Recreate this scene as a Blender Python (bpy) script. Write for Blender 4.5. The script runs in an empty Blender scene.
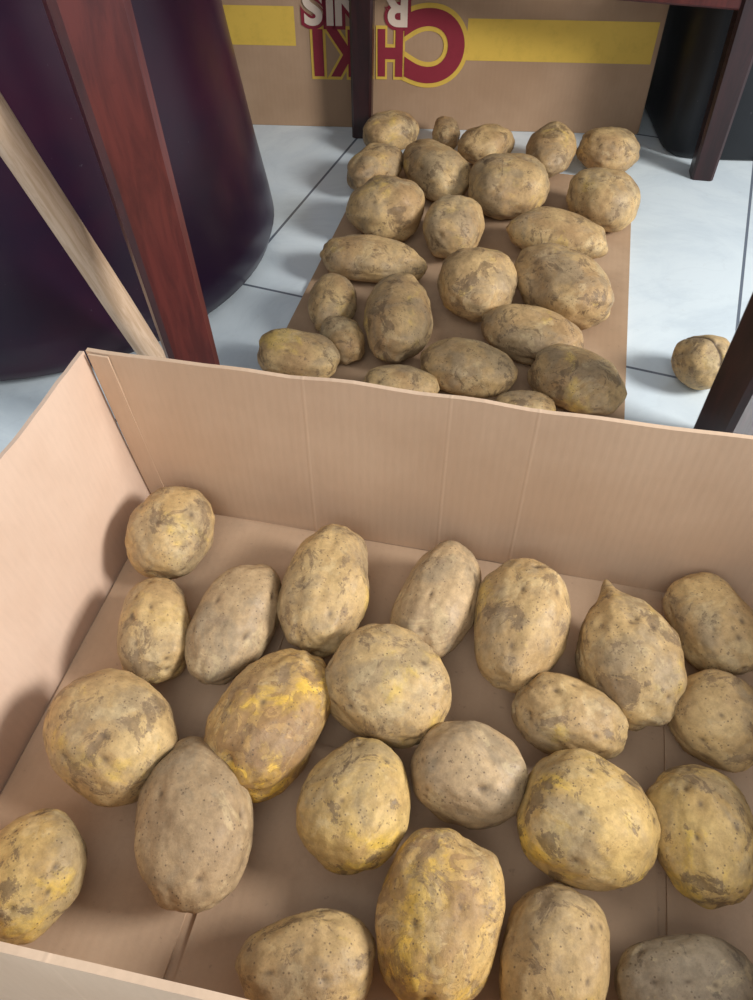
import bpy, bmesh, math, random
from mathutils import Vector, noise, Matrix
sc=bpy.context.scene
sc.view_settings.view_transform='Standard'
H=.6
# potatoes: x, y, half length, half width, half height (mm), heading (deg)
BOX_POTATOES="-188,455,45,38,35,78;-185,357,49,31,28,-79;-118,362,59,34,30,70;-43,394,63,38,34,82;53,383,61,35,31,70;119,358,61,40,36,72;201,333,68,40,36,-86;281,359,48,33,30,-74;261,275,38,35,31,-43;10,297,50,43,38,-37;-80,271,61,40,36,62;-198,259,51,44,39,-37;-126,198,60,40,35,-82;-14,208,46,39,34,71;68,231,43,36,33,-21;148,276,44,32,29,-28;146,194,48,43,39,-23;224,189,46,37,33,-85;-233,163,42,35,31,69;40,135,53,40,34,76;113,113,46,34,29,69;-44,110,44,30,29,3;192,100,43,27,25,0;352,300,46,34,31,60;330,212,48,34,31,-70;318,120,44,34,32,20"
SHEET_POTATOES="25,1308,49,36,28,27;115,1316,45,23,20,90;176,1256,49,37,29,28;270,1222,59,39,33,72;364,1235,49,43,31,0;-1,1175,55,37,30,57;87,1165,72,42,35,-64;191,1094,58,55,41,0;321,1069,58,47,38,-60;12,1039,55,52,40,0;106,993,57,41,36,79;246,977,70,42,32,-22;-3,925,72,34,27,-15;125,845,53,49,41,90;229,843,72,48,40,-54;-55,828,49,31,27,85;26,787,72,42,37,85;-40,760,35,25,22,-69;-90,724,49,32,26,-18;181,759,63,38,30,-27;102,700,57,36,29,-21;222,675,55,39,32,-37;26,674,44,27,22,0;160,635,34,26,21,0"
FLOOR_POTATO="374,713,36,33,31,10"
def parse(s,base):
    r=[]
    for q in s.split(';'):
        x,y,l,w,h,a=[float(k) for k in q.split(',')]
        r.append((x/1000,y/1000,base+h/1000,l/1000,w/1000,h/1000,a))
    return r

class NT:
    def __init__(s,name):
        s.m=bpy.data.materials.new(name);s.m.use_nodes=True
        s.t=s.m.node_tree;s.b=s.t.nodes['Principled BSDF']
    def n(s,typ,**k):
        nd=s.t.nodes.new(typ)
        for a,v in k.items(): setattr(nd,a,v)
        return nd
    def l(s,a,b): s.t.links.new(a,b)
    def setin(s,nd,key,v):
        if isinstance(v,bpy.types.NodeSocket): s.l(v,nd.inputs[key])
        else: nd.inputs[key].default_value=v
    def coord(s,kind='Object'): return s.n('ShaderNodeTexCoord').outputs[kind]
    def noise(s,vec,scale,detail=3,rough=.5,dist=0):
        nd=s.n('ShaderNodeTexNoise');s.setin(nd,'Vector',vec)
        nd.inputs['Scale'].default_value=scale;nd.inputs['Detail'].default_value=detail
        nd.inputs['Roughness'].default_value=rough;nd.inputs['Distortion'].default_value=dist
        return nd.outputs['Fac']
    def voro(s,vec,scale,feat='F1'):
        nd=s.n('ShaderNodeTexVoronoi',feature=feat);s.setin(nd,'Vector',vec);nd.inputs['Scale'].default_value=scale
        return nd.outputs['Distance']
    def ramp(s,f,a,b,lo=0,hi=1):
        nd=s.n('ShaderNodeMapRange',interpolation_type='SMOOTHSTEP');s.setin(nd,0,f)
        nd.inputs[1].default_value=a;nd.inputs[2].default_value=b;nd.inputs[3].default_value=lo;nd.inputs[4].default_value=hi
        return nd.outputs[0]
    def mix(s,f,a,b,mode='MIX'):
        nd=s.n('ShaderNodeMix',data_type='RGBA',blend_type=mode)
        s.setin(nd,0,f)
        for k,v in ((6,a),(7,b)):
            if not isinstance(v,bpy.types.NodeSocket) and len(v)==3: v=(*v,1)
            s.setin(nd,k,v)
        return nd.outputs[2]
    def math(s,op,a,b=0.0):
        nd=s.n('ShaderNodeMath',operation=op);s.setin(nd,0,a);s.setin(nd,1,b);return nd.outputs[0]
    def bump(s,h,st,dist,prev=None):
        nd=s.n('ShaderNodeBump');s.l(h,nd.inputs['Height']);nd.inputs['Strength'].default_value=st;nd.inputs['Distance'].default_value=dist
        if prev is not None: s.l(prev,nd.inputs['Normal'])
        return nd.outputs[0]
    def out(s,col=None,rough=None,nor=None,spec=None):
        if col is not None: s.setin(s.b,'Base Color',col if isinstance(col,bpy.types.NodeSocket) else (*col,1))
        if rough is not None: s.setin(s.b,'Roughness',rough)
        if nor is not None: s.l(nor,s.b.inputs['Normal'])
        if spec is not None: s.b.inputs['Specular IOR Level'].default_value=spec
        return s.m
def srgb(r,g,b):
    f=lambda c:(c/255/12.92 if c/255<=.04045 else ((c/255+.055)/1.055)**2.4)
    return (f(r),f(g),f(b))

def potato_mat(name,base,base2,patch,yel,ylo,pamt=.6,dust=0.0,scaly=0,plo=.545):
    m=NT(name)
    oc=m.coord();oi=m.n('ShaderNodeObjectInfo')
    add=m.n('ShaderNodeVectorMath',operation='MULTIPLY_ADD')
    cmb=m.n('ShaderNodeCombineXYZ')
    for i in range(3): m.l(oi.outputs['Random'],cmb.inputs[i])
    m.l(cmb.outputs[0],add.inputs[0]);add.inputs[1].default_value=(7,13,5);m.l(oc,add.inputs[2])
    v=add.outputs[0]
    c=m.mix(m.ramp(m.noise(v,14,4,.6),.35,.65),base,base2)
    c=m.mix(m.ramp(oi.outputs['Random'],0,1,0,.35),c,base2)
    y=m.ramp(m.noise(v,20,5,.65,.4),ylo,ylo+.12)
    c=m.mix(m.math('MULTIPLY',y,.85),c,yel)
    # greyish soil film in smeared blotches
    d=m.ramp(m.noise(v,18,6,.66,.4),.46,.60,0,.55+dust)
    c=m.mix(d,c,srgb(146,130,106))
    # pale cleaner skin
    p3=m.ramp(m.noise(v,30,5,.66,.6),.56,.62,0,.3)
    c=m.mix(p3,c,srgb(212,190,146))
    # scuffed darker patches, crisp broken edges
    p=m.ramp(m.noise(v,34,9,.74,.5),plo,plo+.045,0,pamt)
    c=m.mix(p,c,patch)
    p2=m.ramp(m.noise(v,75,6,.74),.61,.67,0,.65)
    c=m.mix(p2,c,srgb(92,74,58))
    if scaly:
        nn=m.noise(v,44,4,.6,1.6)
        f1=m.ramp(nn,.47,.54,0,.6)
        f1=m.math('MULTIPLY',f1,m.ramp(m.noise(v,14,2),.38,.52))
        c=m.mix(f1,c,srgb(146,114,80))
        f2=m.ramp(m.math('ABSOLUTE',m.math('SUBTRACT',nn,.50)),0,.022,.4,0)
        c=m.mix(f2,c,srgb(118,88,58))
    # fine mottling
    mo=m.ramp(m.noise(v,150,5,.75),.35,.65,.80,1.07)
    cc=m.n('ShaderNodeCombineXYZ')
    for i in range(3): m.l(mo,cc.inputs[i])
    c=m.mix(1.0,c,cc.outputs[0],'MULTIPLY')
    sp=m.ramp(m.voro(v,280),.10,.26,.75,0)
    sp=m.math('MULTIPLY',sp,m.ramp(m.noise(v,80,2),.42,.58))
    c=m.mix(sp,c,(.10,.068,.045))
    at=m.n('ShaderNodeAttribute',attribute_name='eye')
    c=m.mix(m.math('MULTIPLY',at.outputs['Fac'],.8),c,(.09,.06,.038))
    b=m.bump(m.noise(v,130,6,.7),.34,.0016)
    b=m.bump(m.noise(v,600,2,.6),.25,.0006,b)
    b=m.bump(p,.35,-.0008,b)
    r=m.ramp(m.noise(v,60,3),.35,.65,.48,.68)
    return m.out(c,r,b,.35)
P_norm=potato_mat('potato_skin',srgb(202,172,120),srgb(176,146,102),srgb(116,96,76),srgb(208,176,98),.58,.62)
P_gold=potato_mat('potato_skin_yellow',srgb(208,178,114),srgb(182,150,96),srgb(108,90,72),srgb(220,184,86),.53,.68)
P_rough=potato_mat('potato_skin_scabby',srgb(204,170,108),srgb(176,140,90),srgb(124,104,88),srgb(226,184,78),.47,.5,-.15,scaly=1)
P_dust=potato_mat('potato_skin_dusty',srgb(192,164,124),srgb(168,142,108),srgb(132,112,92),srgb(198,168,114),.66,.4,.1,plo=.58)
P_grey=potato_mat('potato_skin_grey',srgb(166,150,124),srgb(140,124,102),srgb(92,82,72),srgb(176,152,110),.64,.6,.1)
P_far=potato_mat('potato_skin_earthy',srgb(200,170,120),srgb(168,136,95),srgb(104,84,64),srgb(208,176,100),.58,.62)

def ico(sub):
    bm=bmesh.new();bmesh.ops.create_icosphere(bm,subdivisions=sub,radius=1)
    vs=[v.co.copy() for v in bm.verts];bm.verts.index_update();fs=[[v.index for v in f.verts] for f in bm.faces];bm.free()
    return vs,fs
ICO={5:ico(5),6:ico(6)}
def make_potato(seed,fitv,mat,sub=5,lump=1.0,nip=False,groove=False):
    x,y,z,L,W,Hh,phi=fitv
    rnd=random.Random(seed)
    vs,fs=ICO[sub]
    off=Vector((rnd.uniform(-50,50),rnd.uniform(-50,50),rnd.uniform(-50,50)))
    egg=rnd.uniform(-.13,.13);bend=rnd.uniform(-.05,.05)
    eyes=[]
    for _ in range(rnd.randint(9,14)):
        e=Vector((rnd.gauss(0,1),rnd.gauss(0,1),rnd.gauss(0,1)+.3)).normalized();eyes.append((e,rnd.uniform(.07,.13)))
    out=[];ev=[]
    pw=rnd.uniform(2.1,2.4)
    for v in vs:
        d=v
        k=(abs(d.x)**pw+abs(d.y)**pw+abs(d.z)**pw)**(-1/pw)
        r=k*(1+lump*(.08*noise.noise(d*1.1+off)+.05*noise.noise(d*2.2+off*2)+.018*noise.noise(d*5+off)+.005*noise.noise(d*14+off)))
        em=0
        for e,w in eyes:
            q=(d-e).length
            if q<w*3:
                g=math.exp(-(q/w)**2);r-=.042*g;em=max(em,math.exp(-(q/(w*.5))**2))
                q2=(d-e-Vector((0,0,w*.9))).length
                r+=.012*math.exp(-(q2/(w*.7))**2)
        if groove:
            g=math.exp(-((d.x*.9+d.y*.3+.30-.25*d.z*d.z)/.045)**2)
            r-=.05*g;em=max(em,1.3*g)
        p=d*r
        if nip:
            t=max(0,d.x); sh=1-.22*t*t-.12*t**6; p.y*=sh;p.z*=sh
            p.x+=.13*t**6+.34*t**30
        s=1+egg*p.x
        out.append(Vector((p.x,p.y*s+bend*(1-p.x*p.x),p.z*s)));ev.append(em)
    mn=[min(c[i] for c in out) for i in range(3)];mx=[max(c[i] for c in out) for i in range(3)]
    dims=(L,W,Hh)
    for c in out:
        for i in range(3): c[i]=((c[i]-mn[i])/(mx[i]-mn[i])*2-1)*dims[i]
    me=bpy.data.meshes.new('potato');me.from_pydata([c[:] for c in out],[],fs)
    a=me.attributes.new('eye','FLOAT','POINT');a.data.foreach_set('value',ev)
    me.polygons.foreach_set('use_smooth',[True]*len(me.polygons))
    me.materials.append(mat)
    ob=bpy.data.objects.new('potato',me);sc.collection.objects.link(ob)
    ob.location=(x,y,z);ob.rotation_euler=(0,0,math.radians(phi+(180 if nip and phi<0 else 0)))
    return ob
nm={2:P_dust,4:P_dust,10:P_rough,12:P_dust,14:P_dust,16:P_gold,17:P_gold,18:P_gold,19:P_rough,22:P_grey,13:P_gold}
for i,f in enumerate(parse(BOX_POTATOES,.007)):
    make_potato(100+i,f,nm.get(i,P_norm),6,1.35 if i in(3,6,10,15,19) else 1.05,nip=(i==6))
for i,f in enumerate(parse(SHEET_POTATOES,.004)):
    make_potato(300+i,f,P_far,5,1.3)
make_potato(330,parse(FLOOR_POTATO,0)[0],P_norm,6,1.0,groove=True)

# ---------- helpers ----------
def mesh_obj(name,verts,faces,mat,parent=None,smooth=False):
    me=bpy.data.meshes.new(name);me.from_pydata([tuple(v) for v in verts],[],faces)
    bm=bmesh.new();bm.from_mesh(me);bmesh.ops.recalc_face_normals(bm,faces=bm.faces);bm.to_mesh(me);bm.free()
    if smooth: me.polygons.foreach_set('use_smooth',[True]*len(me.polygons))
    if mat: me.materials.append(mat)
    ob=bpy.data.objects.new(name,me);sc.collection.objects.link(ob)
    if parent: ob.parent=parent
    return ob
def empty(name,loc,rz=0):
    e=bpy.data.objects.new(name,None);sc.collection.objects.link(e);e.location=loc;e.rotation_euler=(0,0,rz);e.empty_display_size=.05;return e
def slab(name,a,b,c,d,th,mat,parent=None,nu=24,nv=12,warp=.0,seed=0,wave=0):
    a,b,c,d=map(Vector,(a,b,c,d));n=(b-a).cross(d-a).normalized()
    V=[];Fc=[]
    for side in(0,1):
        for j in range(nv+1):
            for i in range(nu+1):
                s=i/nu;t=j/nv
                p=(a*(1-s)+b*s)*(1-t)+(d*(1-s)+c*s)*t
                w=warp*noise.noise(Vector((s*3+seed,t*1.5,seed*1.7)))*(.3+.7*t)
                p=p+n*(w+side*th)
                if wave and j==nv: p.z+=wave*noise.noise(Vector((s*14,seed,2)))
                V.append(p)
    m=(nu+1)*(nv+1)
    I=lambda k,i,j:k*m+j*(nu+1)+i
    for j in range(nv):
        for i in range(nu):
            Fc.append((I(0,i,j),I(0,i+1,j),I(0,i+1,j+1),I(0,i,j+1)))
            Fc.append((I(1,i,j),I(1,i,j+1),I(1,i+1,j+1),I(1,i+1,j)))
    for i in range(nu):
        Fc.append((I(0,i,0),I(1,i,0),I(1,i+1,0),I(0,i+1,0)));Fc.append((I(0,i,nv),I(0,i+1,nv),I(1,i+1,nv),I(1,i,nv)))
    for j in range(nv):
        Fc.append((I(0,0,j),I(0,0,j+1),I(1,0,j+1),I(1,0,j)));Fc.append((I(0,nu,j),I(1,nu,j),I(1,nu,j+1),I(0,nu,j+1)))
    return mesh_obj(name,V,Fc,mat,parent)
def card_mat(name,col,col2,axis='X',creases=(),blot=.3):
    m=NT(name);oc=m.coord()
    sep=m.n('ShaderNodeSeparateXYZ');m.l(oc,sep.inputs[0])
    ax=sep.outputs[axis]
    w=m.math('SINE',m.math('MULTIPLY',ax,2*math.pi/.0075))
    c=m.mix(m.ramp(m.noise(oc,6,4,.6),.35,.65),col,col2)
    mp=m.n('ShaderNodeMapping');m.l(oc,mp.inputs[0]);mp.inputs['Scale'].default_value=(400,400,60)
    c=m.mix(m.ramp(m.noise(mp.outputs[0],1,3),.4,.7,0,.07),c,[k*.6 for k in col])
    c=m.mix(m.ramp(w,-1,1,0,.02),c,[k*.5 for k in col])
    c=m.mix(m.ramp(m.noise(oc,18,6,.7),.5,.75,0,blot),c,[k*.62 for k in col])
    c=m.mix(m.ramp(m.noise(oc,160,3,.6),.66,.74,0,blot),c,[k*.45 for k in col])
    b=m.bump(w,.04,.0006);b=m.bump(m.noise(oc,500,2),.1,.0004,b)
    for k in creases:
        q=m.ramp(m.math('ABSOLUTE',m.math('SUBTRACT',ax,k)),.0,.0022,1,0)
        c=m.mix(m.math('MULTIPLY',q,.13),c,[min(1,x*1.25) for x in col]);b=m.bump(q,.25,.0008,b)
    return m.out(c,.8,b,.2)
cb=srgb(210,182,155);cb2=srgb(201,172,145)
M_back=card_mat('cardboard_back',cb,cb2,'X',(.165,.284,.352),.06)
M_side=card_mat('cardboard_side',srgb(214,187,166),srgb(206,177,155),'Y',(),.06)
M_floor=card_mat('cardboard_floor',srgb(194,166,139),srgb(180,152,125),'X',(),.4)
M_sheet=card_mat('cardboard_sheet',srgb(180,152,124),srgb(162,134,107),'X',(),.4)
M_edge=card_mat('cardboard_tab',srgb(208,180,153),srgb(200,170,143),'X',(),.1)
M_rear=card_mat('cardboard_rear',srgb(176,146,119),srgb(164,134,107),'X',(),.12)

# ---------- foreground box ----------
bx=empty('cardboard_box',(-.220,.522,0),math.radians(-12.5))
W=.66;D=.420;HB=.196;T=.004
slab('bottom',(0,-D,0.001),(W,-D,0.001),(W,0,.001),(0,0,.001),.003,M_floor,bx)
slab('inner_flap_left',(.002,-D+.004,.0042),(.168,-D+.006,.0042),(.170,-.004,.0042),(.002,-.004,.0042),.0022,M_floor,bx,warp=.0)
slab('inner_flap_right',(W-.17,-D+.004,.0042),(W-.002,-D+.006,.0042),(W-.002,-.004,.0042),(W-.168,-.004,.0042),.0022,M_floor,bx)
slab('inner_flap_front',(.176,-D+.004,.0042),(W-.176,-D+.004,.0042),(W-.176,-D+.21,.0042),(.176,-D+.21,.0042),.0022,M_floor,bx)
slab('wall_panel_back',(0,0,.001),(W,0,.001),(W+.012,.006,HB),(-.018,-.006,HB),-T,M_back,bx,40,12,.006,1,.002)
slab('wall_panel_left',(0,-D,.001),(0,0,.001),(-.020,-.006,HB),(-.022,-D+.008,HB),-T,M_side,bx,30,12,.006,2,.002)
slab('wall_panel_right',(W,0,.001),(W,-D,.001),(W+.012,-D+.008,HB),(W+.012,.004,HB),-T,M_side,bx,30,12,.005,3)
slab('wall_panel_front',(W,-D,.001),(0,-D,.001),(-.022,-D+.008,HB),(W+.012,-D+.008,HB),-T,M_back,bx,40,12,.004,4,.002)
slab('glue_tab',(.001,-.0025,.004),(.018,-.0025,.004),(.002,-.0075,HB-.002),(-.015,-.0085,HB-.001),-.0018,M_edge,bx,4,12,0,1)

# ---------- flat cardboard sheet ----------
sh=slab('cardboard_sheet',(0,0,.0005),(.415,0,.0005),(.415,.64,.0005),(0,.64,.0005),.003,M_sheet,None,20,20,.0)
sh.location=(-.147,.665,0);sh.rotation_euler=(0,0,math.radians(-13))

# ---------- rear carton ----------
rb=empty('cardboard_carton',(-.33,1.414,0),math.radians(-3.4))
w2=.778;h2=.36
def boxpanel(name,a,b,h,mat,par): 
    a=Vector(a);b=Vector(b);return slab(name,(a.x,a.y,.0005),(b.x,b.y,.0005),(b.x,b.y,h),(a.x,a.y,h),-.004,mat,par,20,10,.0,5)
boxpanel('panel_front',(0,0,0),(w2,0,0),h2,M_rear,rb)
boxpanel('panel_back',(0,.3,0),(w2,.3,0),h2,M_rear,rb)
boxpanel('panel_left',(.001,.005,0),(.001,.299,0),h2,M_rear,rb)
boxpanel('panel_right',(w2-.001,.299,0),(w2-.001,.005,0),h2,M_rear,rb)
slab('top_flap',(0,0,h2),(w2,0,h2),(w2,.3,h2),(0,.3,h2),.003,M_rear,rb)
def flat(name,col,r=.6):
    m=NT(name);oc=m.coord();c=m.mix(m.ramp(m.noise(oc,40,4,.7),.45,.75,0,.3),col,[k*.6 for k in col]);return m.out(c,r,None,.3)
M_yel=flat('ink_yellow',srgb(216,180,80));M_mar=flat('ink_maroon',srgb(138,44,58));M_wht=flat('ink_cream',srgb(226,206,188))
def band(name,x0,x1,z0,z1):
    mesh_obj(name,[(x0,-.0004,z0),(x1,-.0004,z0),(x1,-.0004,z1),(x0,-.0004,z1)],[(0,1,2,3)],M_yel,rb)
band('yellow_band_left',.0,.20,.128,.185);band('yellow_band_right',.475,w2-.006,.112,.173)
def letter(ch,x,z,size,mat,off,dy,nm,sx=1):
    cu=bpy.data.curves.new(nm,'FONT');cu.body=ch;cu.size=size;cu.offset=off;cu.extrude=.0001;cu.align_x='CENTER';cu.align_y='CENTER'
    cu.materials.append(mat)
    o=bpy.data.objects.new(nm,cu);sc.collection.objects.link(o);o.parent=rb
    o.location=(x,dy,z);o.rotation_euler=(math.radians(90),math.radians(180),0);o.scale=(sx,1,1)
for k,(x,z,s,sx) in {'C':(.424,.137,.140,.98),'H':(.353,.124,.090,.66),'I':(.314,.124,.090,.9),'K':(.278,.122,.090,.68),'I2':(.236,.122,.090,.9)}.items():
    letter(k[0],x,z,s,M_yel,.0135 if k=='C' else .0095,-.0008,'letter_outline_'+k,sx);letter(k[0],x,z,s,M_mar,.0065 if k=='C' else .0048,-.0014,'letter_'+k,sx)
for ch,x in (('R',.362),('N',.289),('I',.257),('S',.230)):
    letter(ch,x,.187,.068,M_mar,.0075,-.0010,'letter_outline_'+ch+'_row');letter(ch,x,.187,.068,M_wht,.0022,-.0016,'letter_'+ch+'_row')

# ---------- floor, walls ----------
m=NT('tile_floor');oc=m.coord()
br=m.n('ShaderNodeTexBrick',offset=0.0,squash=1.0);m.l(oc,br.inputs['Vector'])
br.inputs['Scale'].default_value=1;br.inputs['Brick Width'].default_value=.64;br.inputs['Row Height'].default_value=.64
br.inputs['Mortar Size'].default_value=.0022;br.inputs['Mortar Smooth'].default_value=.2
t1=srgb(216,227,232);t2=srgb(206,218,225)
c=m.mix(m.ramp(m.noise(oc,5,6,.65,1.5),.4,.62),t1,t2)
vein=m.ramp(m.math('ABSOLUTE',m.math('SUBTRACT',m.noise(oc,4,6,.6,2.0),.5)),0,.03,.08,0)
c=m.mix(vein,c,srgb(170,183,192))
c=m.mix(m.ramp(m.noise(oc,60,4,.7),.6,.75,0,.15),c,srgb(165,162,158))
c=m.mix(br.outputs['Fac'],c,srgb(104,112,124))
M_tile=m.out(c,m.ramp(m.noise(oc,9,3),.3,.7,.12,.22),m.bump(br.outputs['Fac'],-.4,.001),.5)
fl=mesh_obj('floor',[(-3,-3,0),(3,-3,0),(3,3,0),(-3,3,0)],[(0,1,2,3)],M_tile)
fl.location=(-.191,.921,0);fl.rotation_euler=(0,0,math.radians(-20))
wm=NT('plaster');oc=wm.coord();M_wall=wm.out(wm.mix(wm.ramp(wm.noise(oc,3,4),.3,.7),srgb(200,205,210),srgb(185,190,198)),.8,wm.bump(wm.noise(oc,90,3),.1,.002),.2)
mesh_obj('wall_back',[(-2.2,2.3,0),(2.4,2.3,0),(2.4,2.3,2.6),(-2.2,2.3,2.6),(-2.2,2.4,0),(2.4,2.4,0),(2.4,2.4,2.6),(-2.2,2.4,2.6)],[(0,1,2,3),(4,5,6,7),(0,1,5,4),(3,2,6,7),(0,3,7,4),(1,2,6,5)],M_wall)
mesh_obj('wall_left',[(-2.2,-1.6,0),(-2.2,2.3,0),(-2.2,2.3,2.6),(-2.2,-1.6,2.6),(-2.3,-1.6,0),(-2.3,2.3,0),(-2.3,2.3,2.6),(-2.3,-1.6,2.6)],[(0,1,2,3),(4,5,6,7),(0,1,5,4),(3,2,6,7),(0,3,7,4),(1,2,6,5)],M_wall)

# ---------- table ----------
def wood(name,a,b,rough=.3,sc_=(8,8,1.2)):
    m=NT(name);oc=m.coord();mp=m.n('ShaderNodeMapping');m.l(oc,mp.inputs[0]);mp.inputs['Scale'].default_value=sc_
    c=m.mix(m.ramp(m.noise(mp.outputs[0],9,5,.65,.6),.35,.65),a,b)
    c=m.mix(m.ramp(m.noise(oc,45,4,.7),.58,.75,0,.3),c,[k*.45 for k in a])
    return m.out(c,rough,m.bump(m.noise(mp.outputs[0],30,3),.12,.001),.5)
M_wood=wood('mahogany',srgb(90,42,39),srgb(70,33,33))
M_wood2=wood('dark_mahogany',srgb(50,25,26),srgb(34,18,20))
M_stick=wood('pale_wood',srgb(220,192,164),srgb(198,166,134),.55,(30,30,2))
tb=empty('wooden_table',(0,0,0))
def leg(name,b,t,wb,wt,rz,z1,mat=M_wood):
    V=[];Fc=[];n=8
    rings=14
    for k in range(rings+1):
        s=k/rings;p=Vector((b[0],b[1],.0005)).lerp(Vector((t[0],t[1],z1)),s);w=(wb+(wt-wb)*s)/2;ch=w*.22
        pts=[(w,-w+ch),(w,w-ch),(w-ch,w),(-w+ch,w),(-w,w-ch),(-w,-w+ch),(-w+ch,-w),(w-ch,-w)]
        for q in pts:
            x=q[0]*math.cos(rz)-q[1]*math.sin(rz);y=q[0]*math.sin(rz)+q[1]*math.cos(rz);V.append((p.x+x,p.y+y,p.z))
    for k in range(rings):
        for i in range(n): Fc.append((k*n+i,k*n+(i+1)%n,(k+1)*n+(i+1)%n,(k+1)*n+i))
    Fc.append(tuple(range(n)));Fc.append(tuple(rings*n+i for i in range(n)))
    return mesh_obj(name,V,Fc,mat,tb)
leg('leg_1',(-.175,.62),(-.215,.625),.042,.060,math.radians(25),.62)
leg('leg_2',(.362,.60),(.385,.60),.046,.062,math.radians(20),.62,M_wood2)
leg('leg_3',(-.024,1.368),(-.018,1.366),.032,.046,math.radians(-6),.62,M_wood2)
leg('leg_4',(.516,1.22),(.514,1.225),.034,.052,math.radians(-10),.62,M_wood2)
def bar(name,a,b,z0,z1,w,mat=M_wood,par=tb):
    a=Vector((*a,z0));b=Vector((*b,z0));n=(b-a).cross(Vector((0,0,1))).normalized()*w/2
    o=slab(name,a-n,b-n,b-n+Vector((0,0,z1-z0)),a-n+Vector((0,0,z1-z0)),w,mat,par,12,3)
    bv=o.modifiers.new('b','BEVEL');bv.width=.003;bv.limit_method='ANGLE';return o
bar('stretcher_back',(-.02,1.36),(.515,1.217),.236,.28,.026,M_wood)
bar('apron_front',(-.20,.625),(.38,.60),.60,.70,.02);bar('apron_back',(-.018,1.36),(.514,1.225),.60,.70,.02)
bar('apron_left',(-.215,.63),(-.02,1.36),.60,.70,.02);bar('apron_right',(.385,.60),(.514,1.225),.60,.70,.02)
slab('table_top',(-.27,.58,.70),(.45,.55,.70),(.58,1.30,.70),(-.07,1.42,.70),.025,M_wood,tb)

# ---------- drum ----------
def lathe(name,prof,cx,cy,mat,seg=96,par=None):
    V=[];Fc=[];n=len(prof)
    for r,z in prof:
        for i in range(seg):
            a=2*math.pi*i/seg;V.append((r*math.cos(a),r*math.sin(a),z))
    for k in range(n-1):
        for i in range(seg): Fc.append((k*seg+i,k*seg+(i+1)%seg,(k+1)*seg+(i+1)%seg,(k+1)*seg+i))
    Fc.append(tuple(range(seg)));Fc.append(tuple((n-1)*seg+i for i in range(seg)))
    o=mesh_obj(name,V,Fc,mat,par,True);o.location=(cx,cy,0);return o
def dark(name,a,b,rough):
    m=NT(name);oc=m.coord();c=m.mix(m.ramp(m.noise(oc,5,4,.6),.35,.65),a,b)
    c=m.mix(m.ramp(m.noise(oc,160,2,.6),.72,.78,0,.4),c,srgb(90,85,95));return m.out(c,rough,m.bump(m.noise(oc,8,3),.15,.01),.4)
M_pur=dark('dark_purple_plastic',srgb(50,16,38),srgb(30,14,36),.3)
M_blk=dark('black_plastic',srgb(22,26,31),srgb(14,16,21),.45)
dr=[(.302,.0005),(.320,.012),(.326,.03),(.322,.06),(.311,.13),(.296,.24),(.280,.36),(.272,.44),(.278,.455),(.286,.465),(.286,.48),(.278,.49),(.266,.495),(.252,.485),(.246,.48),(.10,.485),(.01,.486)]
lathe('plastic_drum',dr,-.47,1.02,M_pur)
def bin_():
    V=[];Fc=[];prof=[(.97,.0005),(.99,.004),(1,.012),(1.01,.15),(1.02,.30),(1.025,.36),(1.04,.365),(1.04,.385),(1.0,.39),(.97,.38),(.95,.34),(.92,.05),(.9,.03)]
    seg=96;hx=.20;hy=.17
    for s,z in prof:
        for i in range(seg):
            a=2*math.pi*i/seg;c,q=math.cos(a),math.sin(a);k=(abs(c)**9+abs(q)**9)**(-1/9)
            V.append((hx*s*k*c,hy*s*k*q,z))
    for k in range(len(prof)-1):
        for i in range(seg): Fc.append((k*seg+i,k*seg+(i+1)%seg,(k+1)*seg+(i+1)%seg,(k+1)*seg+i))
    Fc.append(tuple(range(seg)));Fc.append(tuple((len(prof)-1)*seg+i for i in range(seg)))
    o=mesh_obj('black_bin',V,Fc,M_blk,None,True);o.location=(.680,1.432,0);o.rotation_euler=(0,0,math.radians(-3))
bin_()
a=Vector((-.256,.733,.012));b=Vector((-.298,.628,.345));dirn=(b-a).normalized();Ln=1.15
V=[];Fc=[];seg=24;q=dirn.to_track_quat('Z','Y')
pr=[(.008,0),(.0135,.004),(.014,.02)]+[(.014+.0005*math.sin(k*1.7),.02+k*(Ln-.04)/12) for k in range(1,13)]+[(.011,Ln-.006),(.006,Ln)]
for r,z in pr:
    for i in range(seg):
        an=2*math.pi*i/seg;V.append((r*math.cos(an),r*math.sin(an),z))
for k in range(len(pr)-1):
    for i in range(seg): Fc.append((k*seg+i,k*seg+(i+1)%seg,(k+1)*seg+(i+1)%seg,(k+1)*seg+i))
Fc.append(tuple(range(seg)));Fc.append(tuple((len(pr)-1)*seg+i for i in range(seg)))
o=mesh_obj('wooden_broom_handle',V,Fc,M_stick,None,True);o.location=a;o.rotation_mode='QUATERNION';o.rotation_quaternion=q

# ---------- lights ----------
def area(name,loc,tgt,size,power,col):
    l=bpy.data.lights.new(name,'AREA');l.energy=power;l.size=size;l.color=col
    o=bpy.data.objects.new(name,l);sc.collection.objects.link(o);o.location=loc
    o.rotation_euler=(Vector(tgt)-Vector(loc)).to_track_quat('-Z','Y').to_euler()
area('window_light',(1.6,.1,1.05),(0,.45,0),.5,46,(1,.98,.95))
area('room_light',(-.3,-1.2,1.9),(.1,.8,0),1.4,20,(1,.99,.97))
w=bpy.data.worlds.new('World');sc.world=w;w.use_nodes=True
bg=w.node_tree.nodes['Background'];bg.inputs[0].default_value=(.87,.93,1,1);bg.inputs[1].default_value=.55
cam=bpy.data.cameras.new('camera');co=bpy.data.objects.new('camera',cam);sc.collection.objects.link(co);sc.camera=co
co.location=(0,0,H);co.rotation_euler=(math.radians(90-48.5),0,0)
cam.sensor_fit='VERTICAL';cam.sensor_height=36;cam.lens=36*790/1000;cam.clip_start=.01
